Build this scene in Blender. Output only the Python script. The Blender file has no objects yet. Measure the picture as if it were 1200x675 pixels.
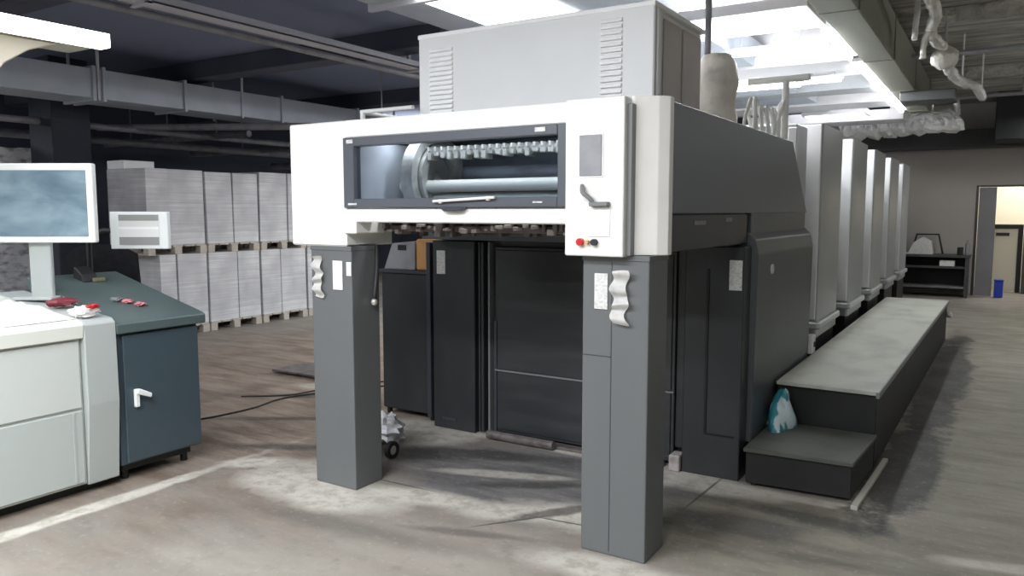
import bpy, bmesh, math, random
from mathutils import Vector, Matrix, noise
random.seed(7)
sc = bpy.context.scene
COL = sc.collection

# ------------------------------------------------------------------ materials
def lin(c):
    return tuple(((v/255)/12.92 if v/255 <= .04045 else ((v/255+.055)/1.055)**2.4) for v in c) + (1.0,)

def new_mat(name):
    m = bpy.data.materials.new(name); m.use_nodes = True
    nt = m.node_tree; b = nt.nodes['Principled BSDF']
    return m, nt, b

def mat(name, rgb, rough=.5, metal=0.0, dirt=.0, dirt_rgb=None, scale=6, bump=0.0, bscale=60, spec=.5, stretch=(1, 1, 1), det=6, lo=.45, hi=.75):
    """painted / plain surface with soft noise wear in its own colour"""
    m, nt, b = new_mat(name)
    b.inputs['Roughness'].default_value = rough
    b.inputs['Metallic'].default_value = metal
    b.inputs['Specular IOR Level'].default_value = spec
    b.inputs['Base Color'].default_value = lin(rgb)
    N = nt.nodes.new; L = nt.links.new
    if dirt > 0 or bump > 0:
        tc = N('ShaderNodeTexCoord'); mp = N('ShaderNodeMapping'); mp.inputs['Scale'].default_value = stretch
        L(tc.outputs['Object'], mp.inputs['Vector'])
    if dirt > 0:
        n = N('ShaderNodeTexNoise'); n.inputs['Scale'].default_value = scale; n.inputs['Detail'].default_value = det
        L(mp.outputs[0], n.inputs['Vector'])
        r = N('ShaderNodeMapRange'); r.inputs[1].default_value = lo; r.inputs[2].default_value = hi; r.inputs[3].default_value = 0; r.inputs[4].default_value = dirt
        L(n.outputs['Fac'], r.inputs[0])
        mx = N('ShaderNodeMix'); mx.data_type = 'RGBA'
        mx.inputs[6].default_value = lin(rgb); mx.inputs[7].default_value = lin(dirt_rgb or tuple(v*.6 for v in rgb))
        L(r.outputs[0], mx.inputs[0]); L(mx.outputs[2], b.inputs['Base Color'])
    if bump > 0:
        n2 = N('ShaderNodeTexNoise'); n2.inputs['Scale'].default_value = bscale; n2.inputs['Detail'].default_value = 4
        L(mp.outputs[0], n2.inputs['Vector'])
        bp = N('ShaderNodeBump'); bp.inputs['Strength'].default_value = bump; bp.inputs['Distance'].default_value = .02
        L(n2.outputs['Fac'], bp.inputs['Height']); L(bp.outputs[0], b.inputs['Normal'])
    return m

def emis(name, rgb, strength):
    m, nt, b = new_mat(name)
    b.inputs['Base Color'].default_value = lin(rgb)
    b.inputs['Emission Color'].default_value = lin(rgb)
    b.inputs['Emission Strength'].default_value = strength
    return m

def glass(name, rgb, rough=.02, tint=.35):
    """thin pane: see-through with a reflection on top"""
    m, nt, b = new_mat(name)
    N = nt.nodes.new; L = nt.links.new
    tr = N('ShaderNodeBsdfTransparent'); tr.inputs[0].default_value = lin(rgb)
    gl = N('ShaderNodeBsdfGlossy'); gl.inputs['Roughness'].default_value = rough; gl.inputs[0].default_value = (.9, .93, 1, 1)
    lw = N('ShaderNodeLayerWeight'); lw.inputs[0].default_value = .5
    pw = N('ShaderNodeMath'); pw.operation = 'POWER'; pw.inputs[1].default_value = 4; L(lw.outputs['Facing'], pw.inputs[0])
    fr = N('ShaderNodeMapRange'); fr.inputs[3].default_value = .025; fr.inputs[4].default_value = .6; L(pw.outputs[0], fr.inputs[0])
    mx = N('ShaderNodeMixShader'); L(fr.outputs[0], mx.inputs[0]); L(tr.outputs[0], mx.inputs[1]); L(gl.outputs[0], mx.inputs[2])
    L(mx.outputs[0], nt.nodes['Material Output'].inputs[0])
    return m

M = {}
M['white'] = mat('cream_white_paint', (236, 236, 232), .38, dirt=.16, dirt_rgb=(196, 194, 186), scale=5, stretch=(1, 1, .4))
M['panel_white'] = mat('panel_white', (232, 230, 226), .4, dirt=.25, dirt_rgb=(190, 188, 182), scale=7, stretch=(1, 1, .5))
M['cab_grey'] = mat('light_cabinet_grey', (224, 225, 224), .45, dirt=.2, dirt_rgb=(210, 211, 210), scale=4)
M['louver'] = mat('louver_white', (245, 245, 244), .4)
M['pinkgrey'] = mat('warm_grey_sheet', (178, 170, 164), .5, dirt=.4, dirt_rgb=(150, 146, 142), scale=3)
M['post'] = mat('post_grey', (99, 102, 103), .42, dirt=.3, dirt_rgb=(88, 92, 93), scale=5, stretch=(1, 1, .3))
M['hood'] = mat('hood_charcoal', (98, 102, 109), .42, dirt=.25, dirt_rgb=(88, 92, 99), scale=4)
M['cover'] = mat('cover_charcoal', (76, 80, 84), .4, dirt=.3, dirt_rgb=(94, 96, 98), scale=3, stretch=(1, 1, .6))
M['black'] = mat('black_enamel', (46, 49, 52), .38, dirt=.55, dirt_rgb=(64, 66, 68), scale=4, stretch=(1, 1, .5))
M['deepblack'] = mat('deep_black', (20, 21, 23), .5)
M['doorblack'] = mat('dark_door', (48, 51, 53), .35, dirt=.6, dirt_rgb=(70, 72, 73), scale=3, stretch=(.5, 1, 3))
M['trimgrey'] = mat('trim_grey', (120, 122, 123), .4)
M['darktrim'] = mat('dark_trim', (62, 65, 72), .35)
M['winframe'] = mat('window_frame_slate', (84, 87, 95), .35)
M['paper'] = mat('white_paper', (232, 231, 228), .7, dirt=.4, dirt_rgb=(190, 188, 186), scale=22)
M['curl'] = mat('tape_white', (244, 243, 240), .6, dirt=.5, dirt_rgb=(206, 200, 200), scale=30)
M['label'] = mat('label_paper', (214, 214, 212), .6, dirt=.7, dirt_rgb=(150, 150, 152), scale=60, stretch=(1, 1, 1.6))
M['tower'] = mat('unit_grey', (164, 167, 169), .36, dirt=.25, dirt_rgb=(150, 153, 155), scale=2.5, stretch=(1, 1, .3))
M['lit_front'] = mat('lit_front_pale', (240, 241, 242), .28)  # extra pale: light on the tower fronts put into the colour
M['towerlight'] = mat('unit_light', (196, 199, 201), .35)
M['steel'] = mat('brushed_steel', (206, 204, 196), .35, metal=.35, dirt=.5, dirt_rgb=(140, 140, 134), scale=18)
M['roller'] = mat('pale_roller', (226, 226, 212), .35, dirt=.3, dirt_rgb=(190, 190, 178), scale=12, stretch=(.3, 1, 1))
M['innerplate'] = mat('inner_plate', (206, 208, 211), .5, dirt=.4, dirt_rgb=(130, 133, 138), scale=5)
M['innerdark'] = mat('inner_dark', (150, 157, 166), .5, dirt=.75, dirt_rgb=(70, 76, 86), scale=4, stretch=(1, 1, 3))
M['clutter'] = mat('greasy_metal', (104, 98, 96), .45, dirt=.8, dirt_rgb=(40, 38, 38), scale=16)
M['clutterlight'] = mat('worn_metal', (184, 176, 172), .45, dirt=.8, dirt_rgb=(104, 98, 96), scale=16)
M['console'] = mat('console_pale', (203, 208, 204), .45, dirt=.2, dirt_rgb=(192, 197, 193), scale=3)
M['console_low'] = mat('console_lower', (184, 191, 188), .45, dirt=.2, dirt_rgb=(174, 181, 178), scale=3)
M['console_end'] = mat('console_end', (178, 184, 182), .45, dirt=.2, dirt_rgb=(166, 172, 170), scale=3, stretch=(1, 1, .4))
M['console_top'] = mat('console_top', (232, 235, 226), .4)
M['slate'] = mat('slate_cabinet', (66, 80, 88), .4, dirt=.3, dirt_rgb=(58, 71, 79), scale=3)
M['slatetop'] = mat('slate_top', (84, 98, 98), .42, dirt=.4, dirt_rgb=(72, 85, 86), scale=6)
M['kick'] = mat('kick_dark', (38, 44, 42), .6)
M['screwhite'] = mat('bezel_white', (244, 247, 246), .35)
M['beige'] = mat('beige_enamel', (188, 184, 172), .45)
M['red'] = mat('red_plastic', (196, 40, 40), .35)
M['pink'] = mat('pink_scrap', (206, 130, 138), .6)
M['maroon'] = mat('maroon_ink', (128, 52, 62), .5)
M['teal'] = mat('teal_plastic', (36, 128, 138), .35, dirt=.9, dirt_rgb=(206, 220, 222), scale=9, stretch=(1.6, 1.6, .5), lo=.5, hi=.56)
M['blue'] = mat('blue_plastic', (34, 62, 168), .4)
M['orange'] = mat('kraft_orange', (196, 148, 92), .6, dirt=.5, dirt_rgb=(150, 108, 66), scale=12)
M['carton'] = mat('grey_carton', (142, 142, 146), .6, dirt=.5, dirt_rgb=(104, 104, 108), scale=8)
M['cable'] = mat('black_rubber', (36, 36, 38), .6)
M['duct'] = mat('galvanised_duct', (186, 194, 204), .45, dirt=.5, dirt_rgb=(156, 163, 174), scale=2.5)
M['tray'] = mat('tray_grey', (196, 196, 204), .5)
M['olive'] = mat('dusty_duct', (128, 127, 114), .6, dirt=.6, dirt_rgb=(104, 104, 98), scale=3, stretch=(1, .2, 1))
M['pipe'] = mat('dark_pipe', (150, 148, 152), .5, dirt=.6, dirt_rgb=(90, 88, 94), scale=6)
M['whitepipe'] = mat('white_pipe', (226, 226, 222), .45)
M['whitebeam'] = mat('white_beam', (232, 230, 231), .5, dirt=.4, dirt_rgb=(204, 200, 206), scale=3)
M['bag'] = mat('cream_wrap', (232, 226, 212), .45, dirt=.7, dirt_rgb=(190, 182, 168), scale=9, bump=.6, bscale=14)
M['foil'] = mat('crumpled_foil', (244, 244, 243), .2, metal=.25, bump=.8, bscale=22)
M['dusty_foil'] = mat('dusty_foil', (222, 218, 210), .35, metal=.2, dirt=.6, dirt_rgb=(150, 144, 134), scale=10, bump=.6, bscale=22)
M['wood'] = mat('pallet_wood', (186, 178, 168), .7, dirt=.5, dirt_rgb=(140, 132, 122), scale=10, stretch=(.5, 4, 4))
M['batten'] = mat('pale_batten', (176, 174, 164), .6)
M['chairblack'] = mat('chair_fabric', (36, 37, 42), .8, dirt=.5, dirt_rgb=(60, 61, 66), scale=18)
M['wrap'] = mat('wrap_film', (240, 240, 244), .25, dirt=.9, dirt_rgb=(90, 90, 96), scale=7, stretch=(1, 1, 2), bump=.6, bscale=10)
M['deskdark'] = mat('desk_dark', (72, 73, 74), .5, dirt=.4, dirt_rgb=(56, 57, 58), scale=5)
M['doorgrey'] = mat('door_grey', (128, 126, 128), .5, dirt=.3, dirt_rgb=(112, 110, 112), scale=4)
M['deck'] = mat('deck_plate', (188, 190, 180), .55, dirt=.6, dirt_rgb=(132, 132, 126), scale=3.5, stretch=(1, .6, 1), bump=.15, bscale=90)
M['deckblack'] = mat('deck_side', (24, 25, 25), .6, dirt=.4, dirt_rgb=(40, 40, 38), scale=5)
M['lamp'] = emis('lamp_diffuser', (255, 253, 246), 5.0)
M['tube'] = emis('fluorescent_tube', (250, 253, 255), 55.0)
M['panel_lamp'] = emis('panel_lamp', (255, 255, 255), 6)

def paper_stack_mat():
    m, nt, b = new_mat('stacked_sheets'); N = nt.nodes.new; L = nt.links.new
    b.inputs['Roughness'].default_value = .7
    tc = N('ShaderNodeTexCoord'); mp = N('ShaderNodeMapping'); mp.inputs['Scale'].default_value = (.6, .6, 38)
    L(tc.outputs['Object'], mp.inputs[0])
    n = N('ShaderNodeTexNoise'); n.inputs['Scale'].default_value = 2.2; n.inputs['Detail'].default_value = 5; L(mp.outputs[0], n.inputs['Vector'])
    n2 = N('ShaderNodeTexNoise'); n2.inputs['Scale'].default_value = 3; L(tc.outputs['Object'], n2.inputs['Vector'])
    ad = N('ShaderNodeMath'); ad.operation = 'MULTIPLY'; L(n.outputs['Fac'], ad.inputs[0]); L(n2.outputs['Fac'], ad.inputs[1])
    r = N('ShaderNodeMapRange'); r.inputs[1].default_value = .12; r.inputs[2].default_value = .4; L(ad.outputs[0], r.inputs[0])
    mx = N('ShaderNodeMix'); mx.data_type = 'RGBA'; mx.inputs[6].default_value = lin((178, 178, 182)); mx.inputs[7].default_value = lin((216, 216, 217))
    L(r.outputs[0], mx.inputs[0]); L(mx.outputs[2], b.inputs['Base Color'])
    return m
M['sheets'] = paper_stack_mat()

def screen_mat():
    """glossy glass screen showing a dim picture"""
    m, nt, b = new_mat('monitor_screen'); N = nt.nodes.new; L = nt.links.new
    b.inputs['Roughness'].default_value = .12
    tc = N('ShaderNodeTexCoord'); n = N('ShaderNodeTexNoise'); n.inputs['Scale'].default_value = 3.2; n.inputs['Detail'].default_value = 3; n.inputs['Distortion'].default_value = .3
    mp = N('ShaderNodeMapping'); mp.inputs['Scale'].default_value = (1, 1, 2.2); L(tc.outputs['Object'], mp.inputs[0]); L(mp.outputs[0], n.inputs['Vector'])
    r = N('ShaderNodeValToRGB'); r.color_ramp.elements[0].position = .3; r.color_ramp.elements[0].color = lin((84, 104, 118)); r.color_ramp.elements[1].position = .8; r.color_ramp.elements[1].color = lin((140, 160, 170))
    L(n.outputs['Fac'], r.inputs[0]); L(r.outputs[0], b.inputs['Base Color']); L(r.outputs[0], b.inputs['Emission Color']); b.inputs['Emission Strength'].default_value = .3
    b.inputs['Base Color'].default_value = (0, 0, 0, 1)
    return m
M['screen'] = screen_mat()

def small_screen_mat():
    m, nt, b = new_mat('display_bands'); N = nt.nodes.new; L = nt.links.new
    b.inputs['Roughness'].default_value = .3
    tc = N('ShaderNodeTexCoord'); s = N('ShaderNodeSeparateXYZ'); L(tc.outputs['Generated'], s.inputs[0])
    r = N('ShaderNodeValToRGB'); r.color_ramp.interpolation = 'CONSTANT'
    el = r.color_ramp.elements
    el[0].position = 0; el[0].color = lin((140, 142, 140)); el[1].position = .26; el[1].color = lin((214, 215, 214))
    e = el.new(.52); e.color = lin((228, 229, 228)); e = el.new(.6); e.color = lin((206, 207, 206)); e = el.new(.8); e.color = lin((140, 142, 138))
    L(s.outputs[2], r.inputs[0]); L(r.outputs[0], b.inputs['Base Color']); L(r.outputs[0], b.inputs['Emission Color']); b.inputs['Emission Strength'].default_value = .25
    return m
M['display'] = small_screen_mat()

def ceiling_mat(name, c1, c2):
    m, nt, b = new_mat(name); N = nt.nodes.new; L = nt.links.new
    b.inputs['Roughness'].default_value = .8
    g = N('ShaderNodeNewGeometry'); mp = N('ShaderNodeMapping'); mp.inputs['Scale'].default_value = (.7, 5, 1); mp.inputs['Rotation'].default_value = (0, 0, .12)
    L(g.outputs['Position'], mp.inputs[0])
    n = N('ShaderNodeTexNoise'); n.inputs['Scale'].default_value = 1.6; n.inputs['Detail'].default_value = 8; n.inputs['Roughness'].default_value = .65; L(mp.outputs[0], n.inputs['Vector'])
    r = N('ShaderNodeMapRange'); r.inputs[1].default_value = .4; r.inputs[2].default_value = .68; L(n.outputs['Fac'], r.inputs[0])
    # the rough insulated part lies right of the press line, the plain slab left of it
    s = N('ShaderNodeSeparateXYZ'); L(g.outputs['Position'], s.inputs[0])
    e = N('ShaderNodeMapRange'); e.inputs[1].default_value = -1.3; e.inputs[2].default_value = -.9; L(s.outputs[0], e.inputs[0])
    mu = N('ShaderNodeMath'); mu.operation = 'MULTIPLY'; L(r.outputs[0], mu.inputs[0]); L(e.outputs[0], mu.inputs[1])
    m0 = N('ShaderNodeMix'); m0.data_type = 'RGBA'; m0.inputs[6].default_value = lin(c1); m0.inputs[7].default_value = lin((150, 147, 138)); L(e.outputs[0], m0.inputs[0])
    mx = N('ShaderNodeMix'); mx.data_type = 'RGBA'; L(m0.outputs[2], mx.inputs[6]); mx.inputs[7].default_value = lin(c2)
    L(mu.outputs[0], mx.inputs[0]); L(mx.outputs[2], b.inputs['Base Color'])
    bp = N('ShaderNodeBump'); bp.inputs['Distance'].default_value = .12; bp.inputs['Strength'].default_value = .9; L(mu.outputs[0], bp.inputs['Height']); L(bp.outputs[0], b.inputs['Normal'])
    return m
M['ceiling'] = ceiling_mat('dark_ceiling', (120, 128, 152), (240, 236, 224))

SEAMS = [(-2.0, 3.18, .2, .008, .9), (-1.75, 3.32, .18, .008, .12), (-1.3, 4.1, .008, .3, -.05), (-2.9, 3.3, .3, .007, .03)]
def floor_mat():
    m, nt, b = new_mat('worn_concrete'); N = nt.nodes.new; L = nt.links.new
    g = N('ShaderNodeNewGeometry')
    def noise_(scale, det=6, stretch=(1, 1, 1), rough=.55, rot=0):
        mp = N('ShaderNodeMapping'); mp.inputs['Scale'].default_value = stretch; mp.inputs['Rotation'].default_value = (0, 0, rot); L(g.outputs['Position'], mp.inputs[0])
        n = N('ShaderNodeTexNoise'); n.inputs['Scale'].default_value = scale; n.inputs['Detail'].default_value = det; n.inputs['Roughness'].default_value = rough; L(mp.outputs[0], n.inputs['Vector']); return n.outputs['Fac']
    def rng(src, a, c, o0=0, o1=1):
        r = N('ShaderNodeMapRange'); r.inputs[1].default_value = a; r.inputs[2].default_value = c; r.inputs[3].default_value = o0; r.inputs[4].default_value = o1; L(src, r.inputs[0]); return r.outputs[0]
    def mix(fac, a, c):
        x = N('ShaderNodeMix'); x.data_type = 'RGBA'
        if isinstance(fac, float): x.inputs[0].default_value = fac
        else: L(fac, x.inputs[0])
        for k, v in ((6, a), (7, c)):
            if isinstance(v, tuple): x.inputs[k].default_value = lin(v)
            else: L(v, x.inputs[k])
        return x.outputs[2]
    def mul(a, c):
        x = N('ShaderNodeMath'); x.operation = 'MULTIPLY'
        for k, v in ((0, a), (1, c)):
            if isinstance(v, (float, int)): x.inputs[k].default_value = v
            else: L(v, x.inputs[k])
        return x.outputs[0]
    def add(a, c):
        x = N('ShaderNodeMath'); x.operation = 'ADD'
        for k, v in ((0, a), (1, c)):
            if isinstance(v, (float, int)): x.inputs[k].default_value = v
            else: L(v, x.inputs[k])
        return x.outputs[0]
    wob = noise_(2.2, 5); fine = noise_(9, 8, rough=.7)
    def blob(cx, cy, rx, ry, rot=0, soft=.5, wobble=.9):
        mp = N('ShaderNodeMapping'); mp.vector_type = 'TEXTURE'; mp.inputs['Location'].default_value = (cx, cy, 0); mp.inputs['Rotation'].default_value = (0, 0, rot); mp.inputs['Scale'].default_value = (rx, ry, 1000); L(g.outputs['Position'], mp.inputs[0])
        le = N('ShaderNodeVectorMath'); le.operation = 'LENGTH'; L(mp.outputs[0], le.inputs[0])
        d = add(le.outputs['Value'], mul(add(wob, -.5), wobble)); d = add(d, mul(add(fine, -.5), wobble*.6))
        return rng(d, 1+soft*.5, 1-soft*.5)
    broad = noise_(.55, 5); streak = noise_(1.3, 7, (1, 3.2, 1), .6, .35); streak2 = noise_(2.0, 8, (.7, 3.5, 1), .65, -.25)
    base = mix(rng(broad, .35, .65), (142, 135, 126), (121, 116, 109))
    base = mix(rng(streak, .42, .68, 0, .6), base, (158, 152, 143))
    grain = rng(fine, .4, .62)
    # brown worn alley on the side of the paper store
    br = blob(-5.6, 4.9, 2.6, 3.4, 0, .5, 1.0)
    base = mix(mul(br, .95), base, mix(rng(streak2, .38, .62), (112, 95, 82), (150, 136, 123)))
    # greenish-grey aisle on the other side
    al = blob(1.0, 7.2, 1.5, 9, 0, .3, .5)
    base = mix(mul(al, .85), base, mix(rng(streak2, .38, .62), (108, 106, 95), (134, 131, 118)))
    # greyer slab inside the stacking bay
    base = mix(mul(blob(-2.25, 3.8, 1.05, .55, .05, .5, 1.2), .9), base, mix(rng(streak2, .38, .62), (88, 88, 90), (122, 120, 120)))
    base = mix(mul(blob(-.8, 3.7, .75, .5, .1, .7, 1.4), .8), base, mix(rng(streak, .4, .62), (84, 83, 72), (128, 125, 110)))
    dust = mix(grain, (172, 167, 156), (216, 212, 202))
    for (cx, cy, rx, ry, rot, sf, k) in [(-3.15, 2.98, .6, .2, 0, .5, .85), (-2.65, 3.2, .5, .1, .15, .6, .85), (-2.0, 3.3, .35, .09, .5, .6, .8), (-1.65, 3.4, .4, .16, 0, .6, .7), (-1.3, 2.95, .5, .12, .1, .6, .75), (-.95, 2.85, .3, .12, .1, .6, .8),
                                       (-3.4, 4.2, .45, .3, 0, .5, .85), (-2.35, 4.36, .95, .07, .0, .5, .9), (-1.3, 4.22, .35, .13, 0, .6, .85), (-2.4, 3.75, .5, .05, .35, .6, .6), (-1.55, 4.4, .12, .3, 0, .5, .8),
                                       (-3.95, 2.0, .07, 1.35, 0, .4, .95), (-3.85, 3.1, .22, .1, .7, .6, .85), (-.75, 4.27, .45, .05, 0, .6, .6), (-3.45, 3.15, .3, .2, .4, .7, .7), (-4.9, 4.9, .4, .12, .4, .6, .6), (.15, 3.9, .25, .05, .2, .7, .5), (-.1, 3.3, .5, .06, .1, .8, .4)]:
        base = mix(mul(blob(cx, cy, rx, ry, rot, sf, 1.6), k), base, dust)
    for (cx, cy, rx, ry, rot, sf, k) in [(-2.75, 4.0, .55, .09, .3, .7, .75), (-2.1, 3.72, .4, .06, .55, .8, .7), (-1.85, 3.42, .25, .045, .9, .7, .7), (-3.1, 3.78, .3, .1, .15, .7, .85), (-.95, 3.75, .3, .16, 0, .8, .7),  # the blob behind the left post paints the dark shadow there
                                       (-.75, 4.02, .4, .07, 0, .7, .7), (-3.9, 3.45, .4, .07, .5, .8, .7), (-4.5, 3.9, .5, .05, .55, .8, .6), (-2.1, 2.95, .35, .04, .3, .8, .45), (-.42, 5.3, .2, 1.25, -.02, .3, .95), (-.36, 8.3, .2, 2.9, -.01, .3, .95), (-4.9, 4.5, .5, .07, .5, .8, .7), (-2.6, 2.7, .6, .08, .1, .9, .35)]:  # the two long blobs beside the footboard paint its shadow on the floor
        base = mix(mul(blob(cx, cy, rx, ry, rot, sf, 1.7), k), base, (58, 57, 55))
    for (cx, cy, rx, ry, rot) in SEAMS:
        base = mix(mul(blob(cx, cy, rx, ry, rot, .6, .0), .75), base, (60, 57, 52))
    base = mix(rng(fine, .54, .72, 0, .4), base, (98, 93, 86))
    base = mix(rng(noise_(30, 4), .58, .72, 0, .16), base, (200, 195, 186))
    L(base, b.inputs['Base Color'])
    L(rng(wob, .3, .7, .42, .68), b.inputs['Roughness']); b.inputs['Specular IOR Level'].default_value = .35
    bp = N('ShaderNodeBump'); bp.inputs['Strength'].default_value = .12; bp.inputs['Distance'].default_value = .02; L(fine, bp.inputs['Height']); L(bp.outputs[0], b.inputs['Normal'])
    return m
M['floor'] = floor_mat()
M['wall_dark'] = mat('wall_dark', (80, 84, 98), .8, dirt=.6, dirt_rgb=(62, 66, 79), scale=1.5)
M['wall_back'] = mat('wall_plaster', (178, 173, 166), .8, dirt=.3, dirt_rgb=(162, 157, 150), scale=1.2)
M['wall_side'] = mat('wall_side', (150, 148, 144), .8)
M['beigewall'] = mat('beige_room', (232, 226, 208), .7)

# ------------------------------------------------------------------ mesh building
class MB:
    def __init__(s, mtx=None): s.bm = bmesh.new(); s.m = mtx
    def _add(s, verts):
        if s.m is not None:
            for v in verts: v.co = s.m @ v.co
    def box(s, x0, x1, y0, y1, z0, z1, bev=.004, seg=1):
        r = bmesh.ops.create_cube(s.bm, size=1.0); vs = r['verts']
        for v in vs:
            v.co = Vector(((x0+x1)/2 + v.co.x*(x1-x0), (y0+y1)/2 + v.co.y*(y1-y0), (z0+z1)/2 + v.co.z*(z1-z0)))
        s._add(vs)
        bev = min(bev, .3*min(abs(x1-x0), abs(y1-y0), abs(z1-z0)))
        if bev > 0:
            ed = list({e for v in vs for e in v.link_edges})
            bmesh.ops.bevel(s.bm, geom=ed, offset=bev, segments=seg, affect='EDGES', profile=.5)
        return s
    def prism(s, poly, axis, a0, a1, bev=.004):
        """poly: 2-D points in the plane square to the axis, kept in cyclic x-y-z order of the two others"""
        def P(p, a):
            if axis == 'x': return Vector((a, p[0], p[1]))
            if axis == 'y': return Vector((p[0], a, p[1]))
            return Vector((p[0], p[1], a))
        A = [s.bm.verts.new(P(p, a0)) for p in poly]; B = [s.bm.verts.new(P(p, a1)) for p in poly]
        n = len(poly); fs = [s.bm.faces.new(A), s.bm.faces.new(B[::-1])]
        for i in range(n): fs.append(s.bm.faces.new((A[i], B[i], B[(i+1) % n], A[(i+1) % n])))
        s._add(A+B)
        bmesh.ops.recalc_face_normals(s.bm, faces=fs)
        if bev > 0: bmesh.ops.bevel(s.bm, geom=list({e for f in fs for e in f.edges}), offset=bev, segments=1, affect='EDGES')
        return s
    def tube(s, pts, r, n=10, jit=0.0, sub=0):
        pts = [Vector(p) for p in pts]
        if sub:
            q = []
            for i in range(len(pts)-1):
                p0 = pts[max(i-1, 0)]; p1 = pts[i]; p2 = pts[i+1]; p3 = pts[min(i+2, len(pts)-1)]
                for k in range(sub):
                    t = k/sub
                    q.append(.5*((2*p1)+(p2-p0)*t+(2*p0-5*p1+4*p2-p3)*t*t+(3*p1-p0-3*p2+p3)*t**3))
            pts = q+[pts[-1]]
        rings = []; u = None
        for i, p in enumerate(pts):
            t = (pts[min(i+1, len(pts)-1)]-pts[max(i-1, 0)]).normalized()
            if u is None:
                u = t.orthogonal().normalized()
            u = (u - t*u.dot(t)).normalized(); w = t.cross(u)
            ri = r[i] if isinstance(r, (list, tuple)) else r
            ring = []
            for k in range(n):
                a = 2*math.pi*k/n
                rr = ri*(1+random.uniform(-jit, jit))
                ring.append(s.bm.verts.new(p+u*math.cos(a)*rr+w*math.sin(a)*rr))
            rings.append(ring)
        for a, b in zip(rings, rings[1:]):
            for k in range(n): s.bm.faces.new((a[k], a[(k+1) % n], b[(k+1) % n], b[k]))
        s.bm.faces.new(rings[0][::-1]); s.bm.faces.new(rings[-1])
        s._add([v for g in rings for v in g])
        return s
    def ball(s, c, rx, ry, rz, jit=0, flat=None):
        r = bmesh.ops.create_uvsphere(s.bm, u_segments=20, v_segments=12, radius=1)
        for v in r['verts']:
            k = 1+jit*noise.noise(v.co*3.1+Vector(c)*7)
            v.co = Vector((c[0]+v.co.x*rx*k, c[1]+v.co.y*ry*k, c[2]+v.co.z*rz*k))
            if flat is not None: v.co.z = max(v.co.z, flat)
        s._add(r['verts']); return s
    def ring(s, c, R, r0, w, axis='x', n=40):
        """flat annulus with width along an axis"""
        vs = []
        for i in range(n):
            a = 2*math.pi*i/n; row = []
            for (rr, d) in ((R, -w/2), (R, w/2), (r0, w/2), (r0, -w/2)):
                p = (math.cos(a)*rr, math.sin(a)*rr)
                row.append(s.bm.verts.new(Vector((c[0]+d, c[1]+p[0], c[2]+p[1]))))
            vs.append(row)
        fs = []
        for i in range(n):
            A = vs[i]; B = vs[(i+1) % n]
            for k in range(4): fs.append(s.bm.faces.new((A[k], A[(k+1) % 4], B[(k+1) % 4], B[k])))
        bmesh.ops.recalc_face_normals(s.bm, faces=fs)
        return s
    def sheet(s, fn, nu, nv, thick=0):
        g = [[s.bm.verts.new(Vector(fn(i/nu, j/nv))) for j in range(nv+1)] for i in range(nu+1)]
        for i in range(nu):
            for j in range(nv): s.bm.faces.new((g[i][j], g[i+1][j], g[i+1][j+1], g[i][j+1]))
        s._add([v for r in g for v in r])
        if thick:
            bmesh.ops.solidify(s.bm, geom=list(s.bm.faces), thickness=thick)
        return s
    def build(s, name, material, parent=None, loc=None, smooth=False):
        off = Vector(loc) if loc is not None else (wloc(parent) if parent else Vector((0, 0, 0)))
        for v in s.bm.verts: v.co -= off
        me = bpy.data.meshes.new(name); s.bm.to_mesh(me); s.bm.free()
        if smooth:
            for p in me.polygons: p.use_smooth = True
            me.set_sharp_from_angle(angle=math.radians(42))
        me.materials.append(material)
        o = bpy.data.objects.new(name, me); COL.objects.link(o)
        if parent: o.parent = parent
        else: o.location = off
        return o

def wloc(o):
    v = Vector(o.location)
    while o.parent: o = o.parent; v += o.location
    return v

def tag(o, label=None, cat=None, group=None, kind=None):
    if label: o['label'] = label
    if cat: o['category'] = cat
    if group: o['group'] = group
    if kind: o['kind'] = kind
    return o

def thing(name, label, cat, loc, group=None):
    o = bpy.data.objects.new(name, None); COL.objects.link(o); o.location = loc; o.empty_display_size = .1
    return tag(o, label, cat, group)

def copy_tree(o, parent=None, d=None, label=None):
    c = o.copy(); COL.objects.link(c)
    if parent: c.parent = parent
    if d is not None: c.location = Vector(o.location)+Vector(d)
    if label: c['label'] = label
    for ch in list(o.children): copy_tree(ch, c)
    return c

def struct(name, mb, m): return tag(mb.build(name, m), kind='structure')
def hx(o, text): o['label'] = text; return o

# ------------------------------------------------------------------ setting
CZ = 3.5
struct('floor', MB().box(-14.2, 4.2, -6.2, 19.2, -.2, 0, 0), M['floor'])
struct('ceiling', MB().box(-14.2, 4.2, -6.2, 19.2, CZ, CZ+.2, 0), M['ceiling'])
struct('wall_left', MB().box(-14.2, -14, -6, 19, 0, CZ, 0), M['wall_dark'])
struct('wall_right', MB().box(4, 4.2, -6, 19, 0, CZ, 0), M['wall_side'])
struct('wall_front', MB().box(-14, 4, -6.2, -6, 0, CZ, 0), M['wall_side'])
# back wall with the doorway cut out
struct('wall_back', MB().box(-3.6, -.36, 16.6, 16.75, 0, CZ, 0).box(-.36, .9, 16.6, 16.75, 2.02, CZ, 0).box(.9, 4, 16.6, 16.75, 0, CZ, 0), M['wall_back'])
struct('wall_rear', MB().box(-14, -3.6, 16.6, 16.75, 0, CZ, 0), M['wall_dark'])
# soffit over the back wall
struct('trim_1', MB().box(-3.6, 4, 16.2, 16.6, 2.68, 3.0, .01), M['deskdark'])
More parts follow.
